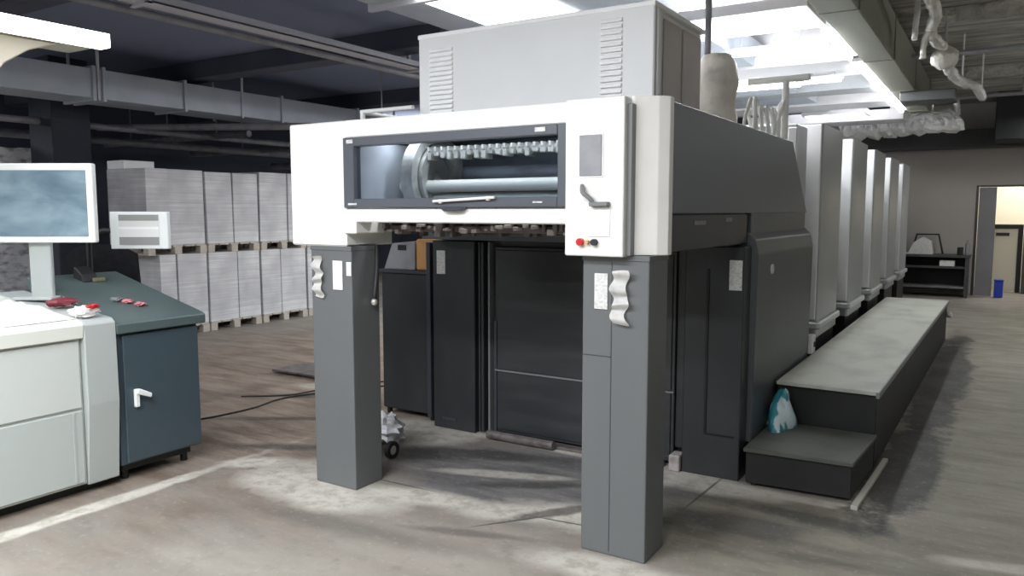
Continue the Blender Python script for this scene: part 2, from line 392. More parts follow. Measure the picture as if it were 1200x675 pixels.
# room behind the doorway
struct('wall_far', MB().box(-.9, 2.2, 18.6, 18.7, 0, 3, 0).box(-.95, -.85, 16.75, 18.7, 0, 3, 0).box(2.1, 2.2, 16.75, 18.7, 0, 3, 0), M['beigewall'])
d = struct('door_1', MB().box(-.36, -.32, 16.58, 16.78, 0, 2.02, .004).box(.86, .9, 16.58, 16.78, 0, 2.02, .004).box(-.32, .86, 16.58, 16.78, 1.99, 2.02, .004), M['deskdark'])
MB().box(-.31, -.04, 16.52, 16.57, .01, 1.98, .006).build('door_leaf', M['doorgrey'], d)
t = thing('inner_door', 'pale low door in a dark frame inside the bright room beyond the doorway', 'door', (.15, 17.6, 0))
MB().box(-.06, .34, 17.6, 17.64, .02, 1.22, .004).build('door_leaf', mat('pale_door', (206, 204, 190), .5), t)
MB().box(-.1, -.06, 17.57, 17.66, 0, 1.3, .003).box(.34, .42, 17.57, 17.66, 0, 1.3, .003).box(-.06, .34, 17.57, 17.66, 1.22, 1.3, .003).build('door_frame', M['deepblack'], t)
MB().box(-.02, .2, 17.585, 17.6, 1.08, 1.14, .003).build('sign_plate', M['cable'], t)
MB().box(.43, .9, 17.4, 17.7, 0, 1.25, .01).build('x', M['deskdark'])
o = bpy.data.objects['x']; o.name = 'storage_box'; tag(o, 'dark tall box at the far side of the bright doorway', 'box')
tag(MB().box(-.0, .14, 16.9, 17.05, 0, .02, .004).build('x', M['blue']), 'blue', 'bin'); bpy.data.objects.remove(bpy.data.objects['x'])
t = thing('waste_bin', 'small blue bin standing on the floor in the far doorway', 'bin', (.07, 16.45, 0))
b = MB()
b.prism([(.0, 16.38), (.14, 16.38), (.14, 16.52), (.0, 16.52)], 'z', 0, .3, .012); b.build('bin_body', M['blue'], t)
MB().box(-.01, .15, 16.37, 16.53, .3, .325, .006).build('rim', M['blue'], t)
# dark ceiling beams (square to the press line)
for i, y in enumerate((3.4, 6.6, 9.8, 13.0)):
    struct('trim_%d' % (i+2), MB().box(-14, -5.0, y, y+.3, CZ-.22, CZ, .01), M['wall_dark'])
for i, y in enumerate((8.7, 12.4)):
    struct('trim_%d' % (i+6), MB().box(-.65, 4, y, y+.22, CZ-.16, CZ, .01), M['ceiling'])
t = struct('column_1', MB().box(-10.75, -10.2, 5.35, 5.85, 0, CZ, .01), mat('column_dark', (60, 62, 74), .7, dirt=.4, dirt_rgb=(40, 42, 50), scale=3))
# pale board ceiling above the press units
struct('ceiling_board', MB().box(-4.4, -1.15, 5.2, 15, 3.36, 3.42, .004), M['whitebeam'])

# ------------------------------------------------------------------ printing press, delivery end
P = thing('printing_press', 'large white and charcoal press end standing on two grey posts', 'printing press', (-2.3, 3.1, 0))
b = MB()
b.box(-3.4, -2.98, 3.08, 3.46, 1.36, 2.03, .008).box(-2.981, -1.615, 3.08, 3.3, 1.937, 2.03, .006).box(-2.981, -1.615, 3.08, 3.2, 1.492, 1.567, .006)
hd = b.build('front_header', M['white'], P); hx(hd, 'cream white header across the press front')
MB().box(-2.99, -2.9, 3.07, 3.3, 1.43, 1.5, .006).build('bracket', M['white'], hd)
# sight window
wf = MB()
wf.box(-2.975, -2.90, 3.06, 3.12, 1.568, 1.936, .004).box(-1.675, -1.625, 3.06, 3.12, 1.568, 1.936, .004).box(-2.9, -1.675, 3.06, 3.12, 1.89, 1.936, .004).box(-2.9, -1.675, 3.06, 3.12, 1.568, 1.615, .004)
wf = hx(wf.build('sight_window', M['winframe'], P), 'slate framed viewing window in the header')
MB().box(-2.905, -1.67, 3.085, 3.091, 1.61, 1.895, 0).build('glass_pane', glass('tinted_glass', (212, 218, 226)), wf)
MB().tube([(-2.36, 3.045, 1.598), (-2.0, 3.045, 1.614)], .007, 10).box(-2.33, -2.31, 3.045, 3.07, 1.588, 1.608, .002).box(-2.05, -2.03, 3.045, 3.07, 1.6, 1.62, .002)  .build('window_handle', M['whitepipe'], wf, smooth=True)
MB().prism([(-2.33, 1.572), (-2.3, 1.55), (-2.2, 1.55), (-2.17, 1.572)], 'y', 3.045, 3.075, .003).build('latch', M['darktrim'], wf)
for (x0, x1, z0, z1) in ((-2.945, -2.9, 1.905, 1.925), (-1.79, -1.735, 1.905, 1.925), (-2.94, -2.88, 1.582, 1.592), (-1.8, -1.75, 1.587, 1.595)):
    MB().box(x0, x1, 3.056, 3.061, z0, z1, .001).build('marking_plate', M['label'], wf)
# what is seen through the window
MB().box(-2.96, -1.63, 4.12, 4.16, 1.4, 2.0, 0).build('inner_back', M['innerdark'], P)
MB().box(-2.978, -2.95, 3.13, 4.14, 1.5, 1.93, .003).build('inner_side_plate', M['innerplate'], P)
g = MB().ring((-2.8, 3.62, 1.74), .25, .2, .08, n=48).ring((-2.75, 3.62, 1.74), .19, .14, .03).ring((-2.8, 3.62, 1.74), .12, .04, .05)
g.build('chain_wheel', M['steel'], P)
b = MB().tube([(-2.93, 3.5, 1.69), (-1.63, 3.5, 1.69)], .034, 20).tube([(-2.93, 3.56, 1.622), (-1.63, 3.56, 1.622)], .03, 20)
b.build('roller', M['roller'], P, smooth=True)
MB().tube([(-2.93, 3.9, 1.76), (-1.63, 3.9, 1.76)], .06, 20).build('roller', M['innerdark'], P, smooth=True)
b = MB().box(-2.74, -1.64, 3.5, 3.55, 1.865, 1.895, .003)
for i in range(24):
    x = -2.73+i*.0455
    b.box(x, x+.026+random.uniform(-.006, .008), 3.47, 3.55, 1.84+random.uniform(-.01, .015), 1.88, .004)
    b.box(x+.008, x+.022, 3.46, 3.52, 1.88, 1.905, .003)
b.build('gripper_bar', M['steel'], P)
# control box and rounded corner
cb = hx(MB().box(-1.62, -1.34, 3.03, 3.4, 1.355, 2.03, .008, 2).build('control_panel', M['panel_white'], P), 'white operating panel with screen and buttons')
MB().box(-1.548, -1.44, 3.022, 3.034, 1.7, 1.875, .003).build('screen', mat('panel_screen', (152, 152, 156), .25, dirt=.6, dirt_rgb=(112, 114, 122), scale=9), cb)
MB().box(-1.553, -1.435, 3.026, 3.031, 1.695, 1.88, .002).build('screen_bezel', M['louver'], cb)
MB().tube([(-1.53, 3.02, 1.66), (-1.515, 2.995, 1.63), (-1.49, 3.0, 1.61), (-1.475, 3.01, 1.59)], .01, 8, sub=3).box(-1.49, -1.4, 3.0, 3.03, 1.57, 1.59, .004).build('grip_handle', M['trimgrey'], cb, smooth=True)
MB().box(-1.5, -1.4, 3.026, 3.032, 1.44, 1.57, .002).build('key_field', M['white'], cb)
for x, mm, r in ((-1.537, M['red'], .016), (-1.47, M['cable'], .014), (-1.503, mat('amber', (206, 160, 110), .4), .009)):
    MB().tube([(x, 3.032, 1.417), (x, 3.008, 1.417)], r, 14).build('push_button', mm, cb, smooth=True)
MB().prism([(-1.34, 3.095), (-1.325, 3.095), (-1.235, 3.15), (-1.2, 3.19), (-1.2, 3.235), (-1.34, 3.235)], 'z', 1.36, 2.035, .003).build('corner_cover', M['panel_white'], P)
MB().box(-1.345, -1.318, 3.06, 3.11, 1.36, 2.0, .003).build('panel_shade_edge', M['trimgrey'], P).name = 'panel_shade_bar'  # grey bar painted as the shaded edge beside the operating panel
# posts
def post(x0, x1, lab):
    p = hx(MB().box(x0, x1, 3.09, 3.31, 0, 1.36, .006, 2).box(x0-.002, x1+.002, 3.086, 3.312, 1.335, 1.36, .002).build('post', M['post'], P), lab)
    return p
pr_ = post(-1.558, -1.243, 'right grey post carrying a strip of curled white tape')
MB().box(-1.418, -1.414, 3.0885, 3.092, .02, 1.33, 0).box(-1.555, -1.414, 3.0885, 3.092, .908, .912, 0).build('seam', M['darktrim'], pr_)
pl_ = post(-3.262, -2.955, 'left grey post with white tags near its top')
MB().box(-1.498, -1.434, 3.084, 3.0895, 1.12, 1.278, .001).build('notice_label', M['label'], pr_)
MB().box(-3.092, -3.02, 3.084, 3.0895, 1.12, 1.28, .001).build('notice_label', M['paper'], pl_)
MB().box(-2.99, -2.955, 3.084, 3.0895, 1.2, 1.275, .001).build('notice_label', M['paper'], pl_)
def curl(x0, w, z0, z1, ph):
    def f(u, v):
        z = z1+(z0-z1)*v
        return (x0+w*u*(1+.12*math.sin(v*21+ph))+.008*math.sin(v*13+ph), 3.078-.013*(1+math.sin(v*22+ph)), z+.006*math.sin(u*2+v*9))
    return f
MB().sheet(curl(-1.405, .072, 1.062, 1.292, .4), 6, 40, .0015).build('curled_tape', M['curl'], pr_, smooth=True)
MB().sheet(curl(-3.225, .068, 1.075, 1.3, 2.2), 6, 40, .0015).build('curled_tape', M['curl'], pl_, smooth=True)
hk = MB().tube([(-2.94, 3.28, 1.36), (-2.935, 3.27, 1.22), (-2.925, 3.24, 1.1), (-2.93, 3.24, 1.06)], .012, 8, sub=4).build('hanging_cord', M['cable'], P, smooth=True)
MB().ball((-2.928, 3.235, 1.045), .018, .018, .02).build('cord_knob', M['steel'], hk, smooth=True)
# hood: sides, roof and rear
b = MB()
HO = [(3.235, 1.54), (3.235, 2.018), (5.5, 2.018), (6.02, 1.54)]
b.prism(HO, 'x', -1.245, -1.2, .004)
hs = hx(b.build('side_hood', M['hood'], P), 'charcoal side hood with slanted rear edge')
MB().prism(HO, 'x', -3.4, -3.36, .004).build('side_hood', M['hood'], P)
MB().box(-3.36, -1.245, 3.2, 5.5, 1.99, 2.016, .002).build('roof_plate', M['hood'], P)
MB().prism([(4.2, 1.36), (4.2, 1.985), (5.48, 1.985), (6.0, 1.53), (6.0, 1.36)], 'x', -3.355, -1.25, .003).build('rear_housing', M['hood'], P)
sk = MB().box(-1.24, -1.212, 3.25, 4.47, 1.37, 1.535, .003).build('side_skirt', M['black'], P)
MB().box(-1.24, -1.206, 4.53, 6.0, 1.385, 1.545, .003).build('side_skirt', M['cover'], P)
for y0, y1, z in ((3.55, 3.72, 1.495), (4.05, 4.16, 1.505)):
    MB().box(-1.213, -1.207, y0, y1, z-.01, z+.01, .002).build('rivet_plate', M['trimgrey'], sk)
# under the header: jogger bars, grippers and brackets
b = MB().box(-2.96, -1.62, 3.3, 3.36, 1.44, 1.475, .004).box(-2.96, -1.62, 3.62, 3.7, 1.43, 1.48, .004).box(-2.96, -1.3, 4.0, 4.2, 1.4, 1.46, .004)
b.build('jogger_bar', M['clutter'], P)
for i in range(44):
    x = -2.94+i*.0295; w = random.uniform(.015, .04); h = random.uniform(.03, .075); y = random.uniform(3.22, 3.5)
    MB().box(x, x+w, y, y+random.uniform(.02, .08), 1.488-h, 1.488, .003).build('gripper_finger', M['clutter'], P)
for i in range(24):
    x = -2.93+i*.054; y = random.uniform(3.21, 3.3); w = random.uniform(.015, .04); h = random.uniform(.02, .05); z = random.uniform(1.45, 1.486)
    MB().box(x, x+w, y, y+random.uniform(.02, .06), z-h*.6, z, .003).build('sheet_stop', M['clutterlight'], P)
MB().box(-2.97, -1.62, 3.25, 4.2, 1.485, 1.495, .001).build('tray_plate', M['clutter'], P)
# body behind the stacking bay
MB().box(-3.38, -1.25, 4.46, 6.0, .0, 1.36, .004).build('body', M['black'], P)
p0 = MB().box(-3.39, -3.03, 4.36, 4.46, .0, 1.345, .005).build('front_panel', M['black'], P)
MB().box(-3.35, -3.275, 4.355, 4.361, 1.11, 1.275, .001).build('notice_label', M['label'], p0)
MB().box(-3.31, -3.19, 4.352, 4.36, .06, .085, .002).build('panel_pull', M['darktrim'], p0)
MB().box(-3.012, -2.995, 4.38, 4.46, .02, 1.34, .003).box(-2.975, -2.955, 4.36, 4.46, .02, 1.34, .003).build('guide_rail', M['black'], P)
MB().box(-2.935, -2.92, 4.385, 4.46, .02, 1.34, .002).build('guide_rail', M['trimgrey'], P)
MB().box(-3.45, -3.415, 4.36, 4.44, .06, 1.33, .003).build('guide_post', M['darktrim'], P)
dr = MB().box(-2.89, -1.6, 4.41, 4.46, .03, 1.31, .004).box(-2.87, -1.62, 4.4, 4.415, .47, 1.29, .003).box(-2.87, -1.62, 4.4, 4.415, .05, .455, .003).build('front_door', M['doorblack'], P)
MB().box(-2.885, -1.6, 4.392, 4.412, .457, .468, .001).build('trim_strip', M['trimgrey'], dr)
MB().box(-2.895, -2.875, 4.398, 4.43, .03, .8, .002).build('door_edge', M['darktrim'], dr)
MB().tube([(-2.88, 4.3, .035), (-2.37, 4.3, .035)], .03, 10).box(-2.9, -1.65, 4.34, 4.42, 0, .02, .003).build('threshold_bar', M['clutter'], P, smooth=True)
MB().box(-1.6, -1.53, 4.43, 4.46, .12, 1.34, .003).build('recess_panel', M['black'], P)
MB().box(-1.6, -1.535, 4.33, 4.43, .0, .1, .006).build('floor_bracket', M['clutterlight'], P)
p1 = MB().box(-1.53, -1.19, 4.36, 4.6, .0, 1.35, .005).build('corner_panel', M['black'], P)
MB().box(-1.40, -1.385, 4.354, 4.362, .25, 1.22, .002).box(-1.39, -1.22, 4.354, 4.362, .25, .26, .001).build('panel_groove', M['deepblack'], p1)
MB().box(-1.272, -1.2, 4.354, 4.362, 1.105, 1.275, .001).build('notice_label', M['label'], p1)
sc2 = MB().prism([(-1.25, .2), (-1.162, .2), (-1.152, 1.30), (-1.168, 1.385), (-1.215, 1.43), (-1.25, 1.43)], 'y', 4.5, 6.05, .006)
sc2 = hx(sc2.build('side_cover', M['cover'], P), 'dark grey lower side cover with a pale ledge')
MB().tube([(-1.155, 4.83, 1.2), (-1.145, 4.83, 1.2)], .03, 18).build('round_sticker', M['label'], sc2, smooth=True)
MB().box(-1.25, -1.17, 4.62, 6.05, 0.0, .2, .003).build('plinth', M['deepblack'], P)
# ------------------------------------------------------------------ printing units in line
def unit(y0, label, x1=-1.2, ztop=2.24, L=.92):
    t = thing('printing_unit', label, 'printing unit', (-2.2, y0, 0), 'printing units in line')
    b = MB()
    r = .03
    pts = []
    for cx, cy, a0 in ((x1-r, y0+L-r, 0), (-3.2+r, y0+L-r, 90), (-3.2+r, y0+r, 180), (x1-r, y0+r, 270)):
        for k in range(7):
            a = math.radians(a0+k*15); pts.append((cx+r*math.cos(a), cy+r*math.sin(a)))
    b.prism(pts, 'z', .66, ztop, 0)
    b.build('side_shell', M['tower'], t, smooth=True)
    MB().box(-3.17, x1-.012, y0-.016, y0+.012, .68, ztop-.01, .006, 2).build('front_lit_strip', M['lit_front'], t)  # pale strip paints the brighter, lit front edge of the tower
    pts2 = [((p[0]+2.2)*1.0-2.2+(.03 if p[0] > -2 else -.03), y0+L/2+(p[1]-y0-L/2)*1.06) for p in pts]
    MB().prism(pts2, 'z', .6, .66, .012).build('foot_flange', M['towerlight'], t, smooth=True)
    MB().prism(pts, 'z', .53, .6, 0).build('foot_ring', M['tower'], t, smooth=True)
    MB().box(-3.15, x1-.02, y0+.02, y0+L-.02, 0, .53, .005).build('plinth', M['deepblack'], t)
    MB().box(-3.0, x1-.22, y0+L, y0+1.5, .2, 1.75, .005).build('transfer_housing', M['deepblack'], t)
    MB().box(-3.0, x1-.3, y0+.1, y0+L-.1, ztop, ztop+.03, .004).build('top_plate', M['tower'], t)
    return t
UL = ['tall grey printing tower nearest the dark press hood', 'second tall grey printing tower beyond the dark hood', 'third tall grey printing tower beyond the dark hood', 'fourth tall grey printing tower beyond the dark hood', 'last and farthest grey printing tower by the dark desk']
u0 = unit(6.55, UL[0])
for k in range(1, 5): copy_tree(u0, None, (0, 1.54*k, 0), UL[k])
# recessed unit between hood and first tower
t = thing('coating_unit', 'recessed grey unit with white edge strip just behind the hood', 'printing unit', (-2.2, 6.08, 0))
MB().box(-3.2, -1.30, 6.08, 6.45, 0, 2.2, .008).build('housing', M['tower'], t)
MB().box(-1.36, -1.295, 6.05, 6.09, .9, 2.17, .006).build('edge_strip', M['whitebeam'], t)

# ------------------------------------------------------------------ foot board and step
t = thing('footboard', 'long dusty grey walkway platform beside the printing towers', 'platform', (-.8, 7.8, 0))
MB().prism([(-1.14, 4.99), (-.545, 4.98), (-.45, 10.67), (-1.14, 10.67)], 'z', .455, .48, .004).build('deck', M['deck'], t)
MB().prism([(-1.14, 5.03), (-.56, 5.02), (-.465, 10.62), (-1.14, 10.62)], 'z', 0, .455, .004).build('side_panel', M['deckblack'], t)
MB().prism([(-.56, 4.975), (-.54, 4.975), (-.445, 10.68), (-.465, 10.68)], 'z', .44, .478, .003).build('edge_rail', M['trimgrey'], t)
MB().ball((-.43, 10.45, .33), .035, .035, .035).build('edge_sensor', M['paper'], t, smooth=True)
t = thing('step_box', 'low black step in front of the walkway platform', 'step', (-.85, 4.6, 0))
MB().prism([(-1.15, 4.3), (-.58, 4.33), (-.545, 4.97), (-1.15, 4.97)], 'z', .2, .225, .004).build('tread', mat('step_tread', (84, 86, 80), .6, dirt=.7, dirt_rgb=(58, 60, 56), scale=5), t)
MB().prism([(-1.14, 4.32), (-.59, 4.35), (-.555, 4.95), (-1.14, 4.95)], 'z', .02, .2, .004).build('riser', M['deckblack'], t)
for x, y in ((-1.1, 4.36), (-.65, 4.41), (-.62, 4.9), (-1.1, 4.9)):
    MB().box(x-.015, x+.015, y-.015, y+.015, 0, .04, .002).build('foot', M['deepblack'], t)
tag(MB().prism([(-.575, 4.25), (-.54, 4.25), (-.5, 5.2), (-.53, 5.2)], 'z', 0, .025, .003).build('batten', M['batten']), 'thin pale batten lying on the floor along the step', 'batten')
# plastic bag on the step
b = MB()
def bag(u, v):
    a = 2*math.pi*u; r = (.078*(1-v)**.55+.012)*(1+.25*math.sin(a*3+v*5)*(1-.3*v))
    return (-1.075+.9*r*math.cos(a)+.012*v, 4.85+r*1.5*math.sin(a), .226+.24*v)
b.sheet(bag, 26, 14)
tag(b.build('plastic_bag', M['teal'], smooth=True, loc=(-1.075, 4.85, .226)), 'teal and white crumpled plastic bag on the black step', 'bag')
t = thing('switch_box', 'small white switch box low beside the first printing tower', 'switch', (-1.15, 6.12, .48))
MB().box(-1.18, -1.13, 6.07, 6.17, .48, .62, .006).build('housing', M['paper'], t)
MB().box(-1.132, -1.124, 6.1, 6.13, .53, .57, .003).build('rocker', M['cable'], t)

# ------------------------------------------------------------------ overhead cabinet on the roof
t = thing('overhead_cabinet', 'big light grey louvred cabinet standing on top of the press', 'cabinet', (-2.2, 3.95, 2.016))
MB().box(-2.88, -1.46, 3.61, 4.33, 2.017, 2.53, .006).build('body', M['cab_grey'], t)
MB().box(-2.885, -1.445, 3.6, 3.63, 2.02, 2.545, .006).build('front_sheet', M['cab_grey'], t)
MB().box(-2.89, -1.44, 3.597, 4.34, 2.53, 2.556, .004).build('top_rim', M['louver'], t)
for x0, x1, z0, z1 in ((-2.8, -2.64, 2.1, 2.47), (-1.725, -1.61, 2.1, 2.5)):
    b = MB(); n = 14
    for i in range(n):
        z = z0+(z1-z0)*(i+.5)/n
        b.prism([(3.6, z-.011), (3.585, z-.009), (3.59, z+.004), (3.6, z+.011)], 'x', x0, x1, .0015)
    b.build('louver_bank', M['louver'], t)
MB().box(-1.462, -1.44, 3.64, 3.68, 2.03, 2.53, .003).build('corner_strip', M['cab_grey'], t)
MB().box(-1.462, -1.45, 3.75, 4.0, 2.05, 2.5, .004).box(-1.462, -1.448, 4.02, 4.3, 2.05, 2.5, .004).build('side_panel', M['pinkgrey'], t)
# guardrail on the roof
t = thing('guard_rail', 'white tube guardrail at the left edge of the press roof', 'rail', (-3.2, 3.9, 2.02))
MB().tube([(-3.28, 3.55, 2.017), (-3.28, 3.55, 2.15)], .014, 10).tube([(-3.28, 4.5, 2.017), (-3.28, 4.5, 2.15)], .014, 10).build('upright', M['whitepipe'], t, smooth=True)
MB().tube([(-3.29, 3.55, 2.145), (-2.89, 3.55, 2.145)], .013, 10).tube([(-3.28, 3.54, 2.14), (-3.28, 4.52, 2.14)], .013, 10).build('top_bar', M['whitepipe'], t, smooth=True)

# ------------------------------------------------------------------ behind the hood roof
b = MB(); b.tube([(-1.6, 5.1, 2.0175), (-1.6, 5.1, 2.15), (-1.62, 5.12, 2.26), (-1.6, 5.1, 2.38), (-1.61, 5.1, 2.5), (-1.61, 5.1, 2.56)], [.12, .13, .12, .13, .125, .09], 18, .06)
tag(b.build('wrapped_duct', M['bag'], smooth=True, loc=(-1.6, 5.1, 2.01)), 'cream plastic-wrapped stub duct on the hood roof behind the cabinet', 'duct')
tag(MB().tube([(-1.68, 5.12, 2.5), (-1.68, 5.12, 3.36)], .022, 10).build('hanger_pipe', M['pipe'], smooth=True), 'dark pipe rising from the cream wrapped duct to the ceiling', 'pipe')
for k in range(7):
    x = -1.44+.028*k; y = 5.22+.03*k; z = 2.0175; h = random.uniform(.2, .3)
    b = MB().tube([(x, y, z), (x+random.uniform(-.02, .02), y, z+.12), (x+random.uniform(-.05, .02), y+.05, z+h), (x+random.uniform(-.04, .04), y+.1, z+h*.7), (x+.02, y+.13, z)], .012, 8, sub=4)
    tag(b.build('white_hose', M['whitepipe'], smooth=True, loc=(x, y, z)), 'looped white hose in the tangle on the hood roof', 'hose', 'white hoses on the hood roof')
tag(MB().tube([(-1.25, 5.46, 2.0185), (-1.25, 5.46, 2.42)], .022, 12).tube([(-1.5, 5.46, 2.43), (-1.1, 5.46, 2.43)], .024, 12).build('white_pipe', M['whitepipe'], smooth=True), 'upright white pipe rising from the rear of the hood', 'pipe')

# ------------------------------------------------------------------ beside the press, left
t = thing('steel_box', 'black steel box beside the left end of the press', 'box', (-3.7, 4.7, 0))
MB().box(-3.95, -3.47, 4.45, 5.1, .05, 1.09, .006).build('body', M['black'], t)
MB().box(-3.96, -3.46, 4.43, 5.11, 1.09, 1.115, .004).build('lid', M['darktrim'], t)
for x in (-3.93, -3.51):
    for y in (4.47, 5.05): MB().box(x, x+.03, y, y+.03, 0, .05, .002).build('foot', M['deepblack'], t)
t = thing('carton', 'open grey carton on the black steel box', 'carton', (-3.75, 4.7, 1.115))
MB().prism([(-3.94, 1.116), (-3.64, 1.116), (-3.64, 1.33), (-3.86, 1.31)], 'y', 4.47, 4.9, .004).build('body', M['carton'], t)
MB().box(-3.8, -3.72, 4.465, 4.472, 1.26, 1.3, .002).build('hand_hole', M['deepblack'], t)
tag(MB().box(-3.63, -3.475, 4.47, 4.9, 1.116, 1.345, .01).build('parcel', M['orange']), 'brown orange parcel beside the grey carton on the steel box', 'parcel')
b = MB()
b.ball((-3.4, 3.86, .1), .12, .1, .1, .6, flat=.0)
tag(b.build('plastic_sack', M['wrap'], smooth=True, loc=(-3.4, 3.86, 0)), 'crumpled clear sack on the floor behind the left post', 'sack')
t = thing('trolley_wheel', 'small black wheel on the floor behind the left post', 'wheel', (-3.16, 3.63, 0))
MB().ring((-3.16, 3.63, .055), .055, .03, .03, n=24).build('tyre', M['cable'], t)
MB().ring((-3.16, 3.63, .055), .03, .008, .02, n=20).build('hub', M['steel'], t)
t = thing('floor_lid', 'dark loose board lying on the floor near the paper store', 'board', (-5.5, 5.2, 0))
MB().box(-5.85, -5.1, 5.0, 5.4, .02, .04, .004).build('board', M['clutter'], t)
MB().box(-5.5, -5.3, 5.05, 5.3, 0, .02, .002).build('batten', M['wood'], t)
tag(MB().tube([(-5.0, 3.45, .007), (-4.93, 3.7, .007), (-4.9, 4.0, .007), (-4.95, 4.3, .007), (-4.85, 4.6, .007), (-4.5, 5.2, .007)], .007, 8, sub=6).build('cable', M['cable'], smooth=True), 'thin black cable snaking over the brown floor', 'cable')
tag(MB().tube([(-5.3, 4.2, .006), (-5.0, 4.45, .006), (-4.9, 4.8, .006), (-4.6, 5.4, .006)], .006, 8, sub=6).build('cable', M['cable'], smooth=True), 'second black cable on the floor, nearer the loose board', 'cable')

# ------------------------------------------------------------------ control desk
t = thing('control_console', 'pale grey press control console with two front panels', 'console', (-4.6, 1.6, 0))
MB().prism([(-5.1, .06), (-4.17, .06), (-4.17, .87), (-5.1, .87)], 'y', .6, 2.27, .004).build('body', M['console'], t)
MB().prism([(-5.12, .87), (-4.135, .87), (-4.125, .945), (-4.16, .958), (-5.12, 1.06)], 'y', .58, 2.272, .004).build('worktop', M['console_top'], t)
MB().prism([(-5.1, .05), (-4.165, .05), (-4.125, .5), (-4.13, .94), (-4.16, .962), (-5.1, 1.062)], 'y', 2.272, 2.452, .005).build('end_panel', M['console_end'], t)
for z0, z1 in ((.49, .855), (.075, .475)):
    p = MB().box(-4.172, -4.155, .6, 2.255, z0, z1, .004).build('front_panel', M['console'] if z0 > .2 else M['console_low'], t)
    if z0 < .2: MB().box(-4.158, -4.153, 2.2, 2.215, z0+.01, z1-.01, .001).build('seam_strip', M['console_end'], p)
MB().box(-5.05, -4.24, .65, 2.42, 0, .06, .003).build('kick_base', M['kick'], t)
t = thing('side_cabinet', 'dark slate cabinet with sloping top and white door handle', 'cabinet', (-4.6, 2.72, 0))
MB().prism([(-5.05, .1), (-4.17, .1), (-4.17, .86), (-5.05, 1.06)], 'y', 2.47, 2.99, .004).build('body', M['slate'], t)
MB().prism([(-5.07, 1.07), (-5.07, 1.145), (-4.16, .932), (-4.13, .92), (-4.13, .865), (-4.17, .86)], 'y', 2.455, 3.03, .005).build('sloping_top', M['slatetop'], t)
dd = MB().box(-4.172, -4.152, 2.5, 2.985, .11, .85, .004).build('door', M['slate'], t)
MB().box(-4.152, -4.13, 2.548, 2.575, .43, .535, .004).prism([(2.55, .535), (2.565, .54), (2.64, .5), (2.635, .475), (2.55, .51)], 'x', -4.13, -4.11, .004).build('door_handle', M['screwhite'], dd)
MB().box(-5.0, -4.22, 2.5, 2.95, .05, .1, .003).build('base_rail', M['kick'], t)
for y in (2.53, 2.92):
    for x in (-4.25, -4.98):
        MB().tube([(x, y, 0), (x, y, .06)], .022, 12).build('levelling_foot', M['deepblack'], t, smooth=True)
# big monitor (turned towards the camera aisle)
ang = math.atan2(.53, .848)
R = Matrix.Translation(Vector((-4.76, 2.33, 0))) @ Matrix.Rotation(ang, 4, 'Z')
t = thing('monitor', 'large white framed monitor on a broad white neck above the console', 'monitor', (-4.76, 2.33, 1.02))
W0, W1 = -.3, .385
MB(R).box(W0, W1, 0, .05, 1.368, 1.825, .01, 2).build('housing', M['screwhite'], t)
MB(R).box(W0+.04, W1-.036, -.006, .0, 1.405, 1.785, .001).build('screen', M['screen'], t)
MB(R).box(-.035, .095, .045, .08, 1.036, 1.5, .012, 2).build('neck', M['console_end'], t)
MB(R).box(-.1, .13, -.03, .09, 1.034, 1.052, .004).build('base', M['console_end'], t)
S = Matrix.Translation(Vector((-5.0, 2.95, 0))) @ Matrix.Rotation(ang, 4, 'Z')
t = thing('display', 'small white framed display beside the large monitor', 'display', (-5.0, 2.95, 1.3))
MB(S).box(.012, .395, 0, .045, 1.3, 1.547, .006, 2).build('housing', M['screwhite'], t)
MB(S).box(.072, .335, -.004, .001, 1.327, 1.527, 0).build('screen', M['display'], t)
MB(S).tube([(.1, .05, 1.42), (.03, .09, 1.42), (-.1, .12, 1.42), (-.2, .12, 1.35), (-.2, .12, 1.13)], .018, 10).build('swing_arm', M['cable'], t, smooth=True)
# crumpled things on the desks
b = MB()
def desk_z(x): return .958+(-4.16-x)*.1065
def rag(u, v):
    x = -4.22-.42*v; y = 1.92+.36*u
    e = math.sin(math.pi*u)*math.sin(math.pi*v)
    return (x, y, desk_z(x)+.004+.075*e*(.55+.9*abs(noise.noise(Vector((u*5, v*4, 1.3))))))
b.sheet(rag, 40, 28)
tag(b.build('white_rag', mat('rag_white', (240, 242, 236), .8, dirt=.6, dirt_rgb=(226, 196, 200), scale=9, lo=.55, hi=.7), smooth=True, loc=(-4.4, 2.1, .98)), 'crumpled white cloth on the pale console top', 'cloth')
def lump(name, c, r, m, label, cat, j=.5):
    b = MB(); b.ball(c, r[0], r[1], r[2], j)
    return tag(b.build(name, m, smooth=True, loc=(c[0], c[1], c[2]-r[2])), label, cat)
lump('cloth_wad', (-4.22, 2.33, 1.004), (.05, .075, .03), mat('wad_white', (244, 240, 238), .8), 'white wad of tissue at the console corner', 'tissue')
lump('ink_rag', (-4.5, 2.36, 1.036), (.05, .08, .025), M['maroon'], 'dark red rag by the foot of the monitor neck', 'rag')
lump('red_tissue', (-4.19, 2.36, 1.03), (.03, .035, .012), M['red'], 'small red stained tissue on top of the white wad', 'tissue')
for i, (x, y, m, lb) in enumerate(((-4.45, 2.72, M['pink'], 'pink scrap nearest the centre of the slate cabinet top'), (-4.38, 2.76, M['pink'], 'pink scrap nearest the front lip of the slate cabinet top'), (-4.5, 2.68, M['carton'], 'grey scrap beside the pink scraps on the slate cabinet'))):
    z = .932+(-4.16-x)*.234
    b = MB(); b.ball((x, y, z+.008), .035, .03, .012, .7)
    tag(b.build('paper_scrap', m, smooth=True, loc=(x, y, z)), lb, 'scrap', 'scraps on the slate cabinet')
t = thing('tape_dispenser', 'black tape dispenser at the rear edge of the slate cabinet', 'dispenser', (-4.95, 2.78, 1.118))
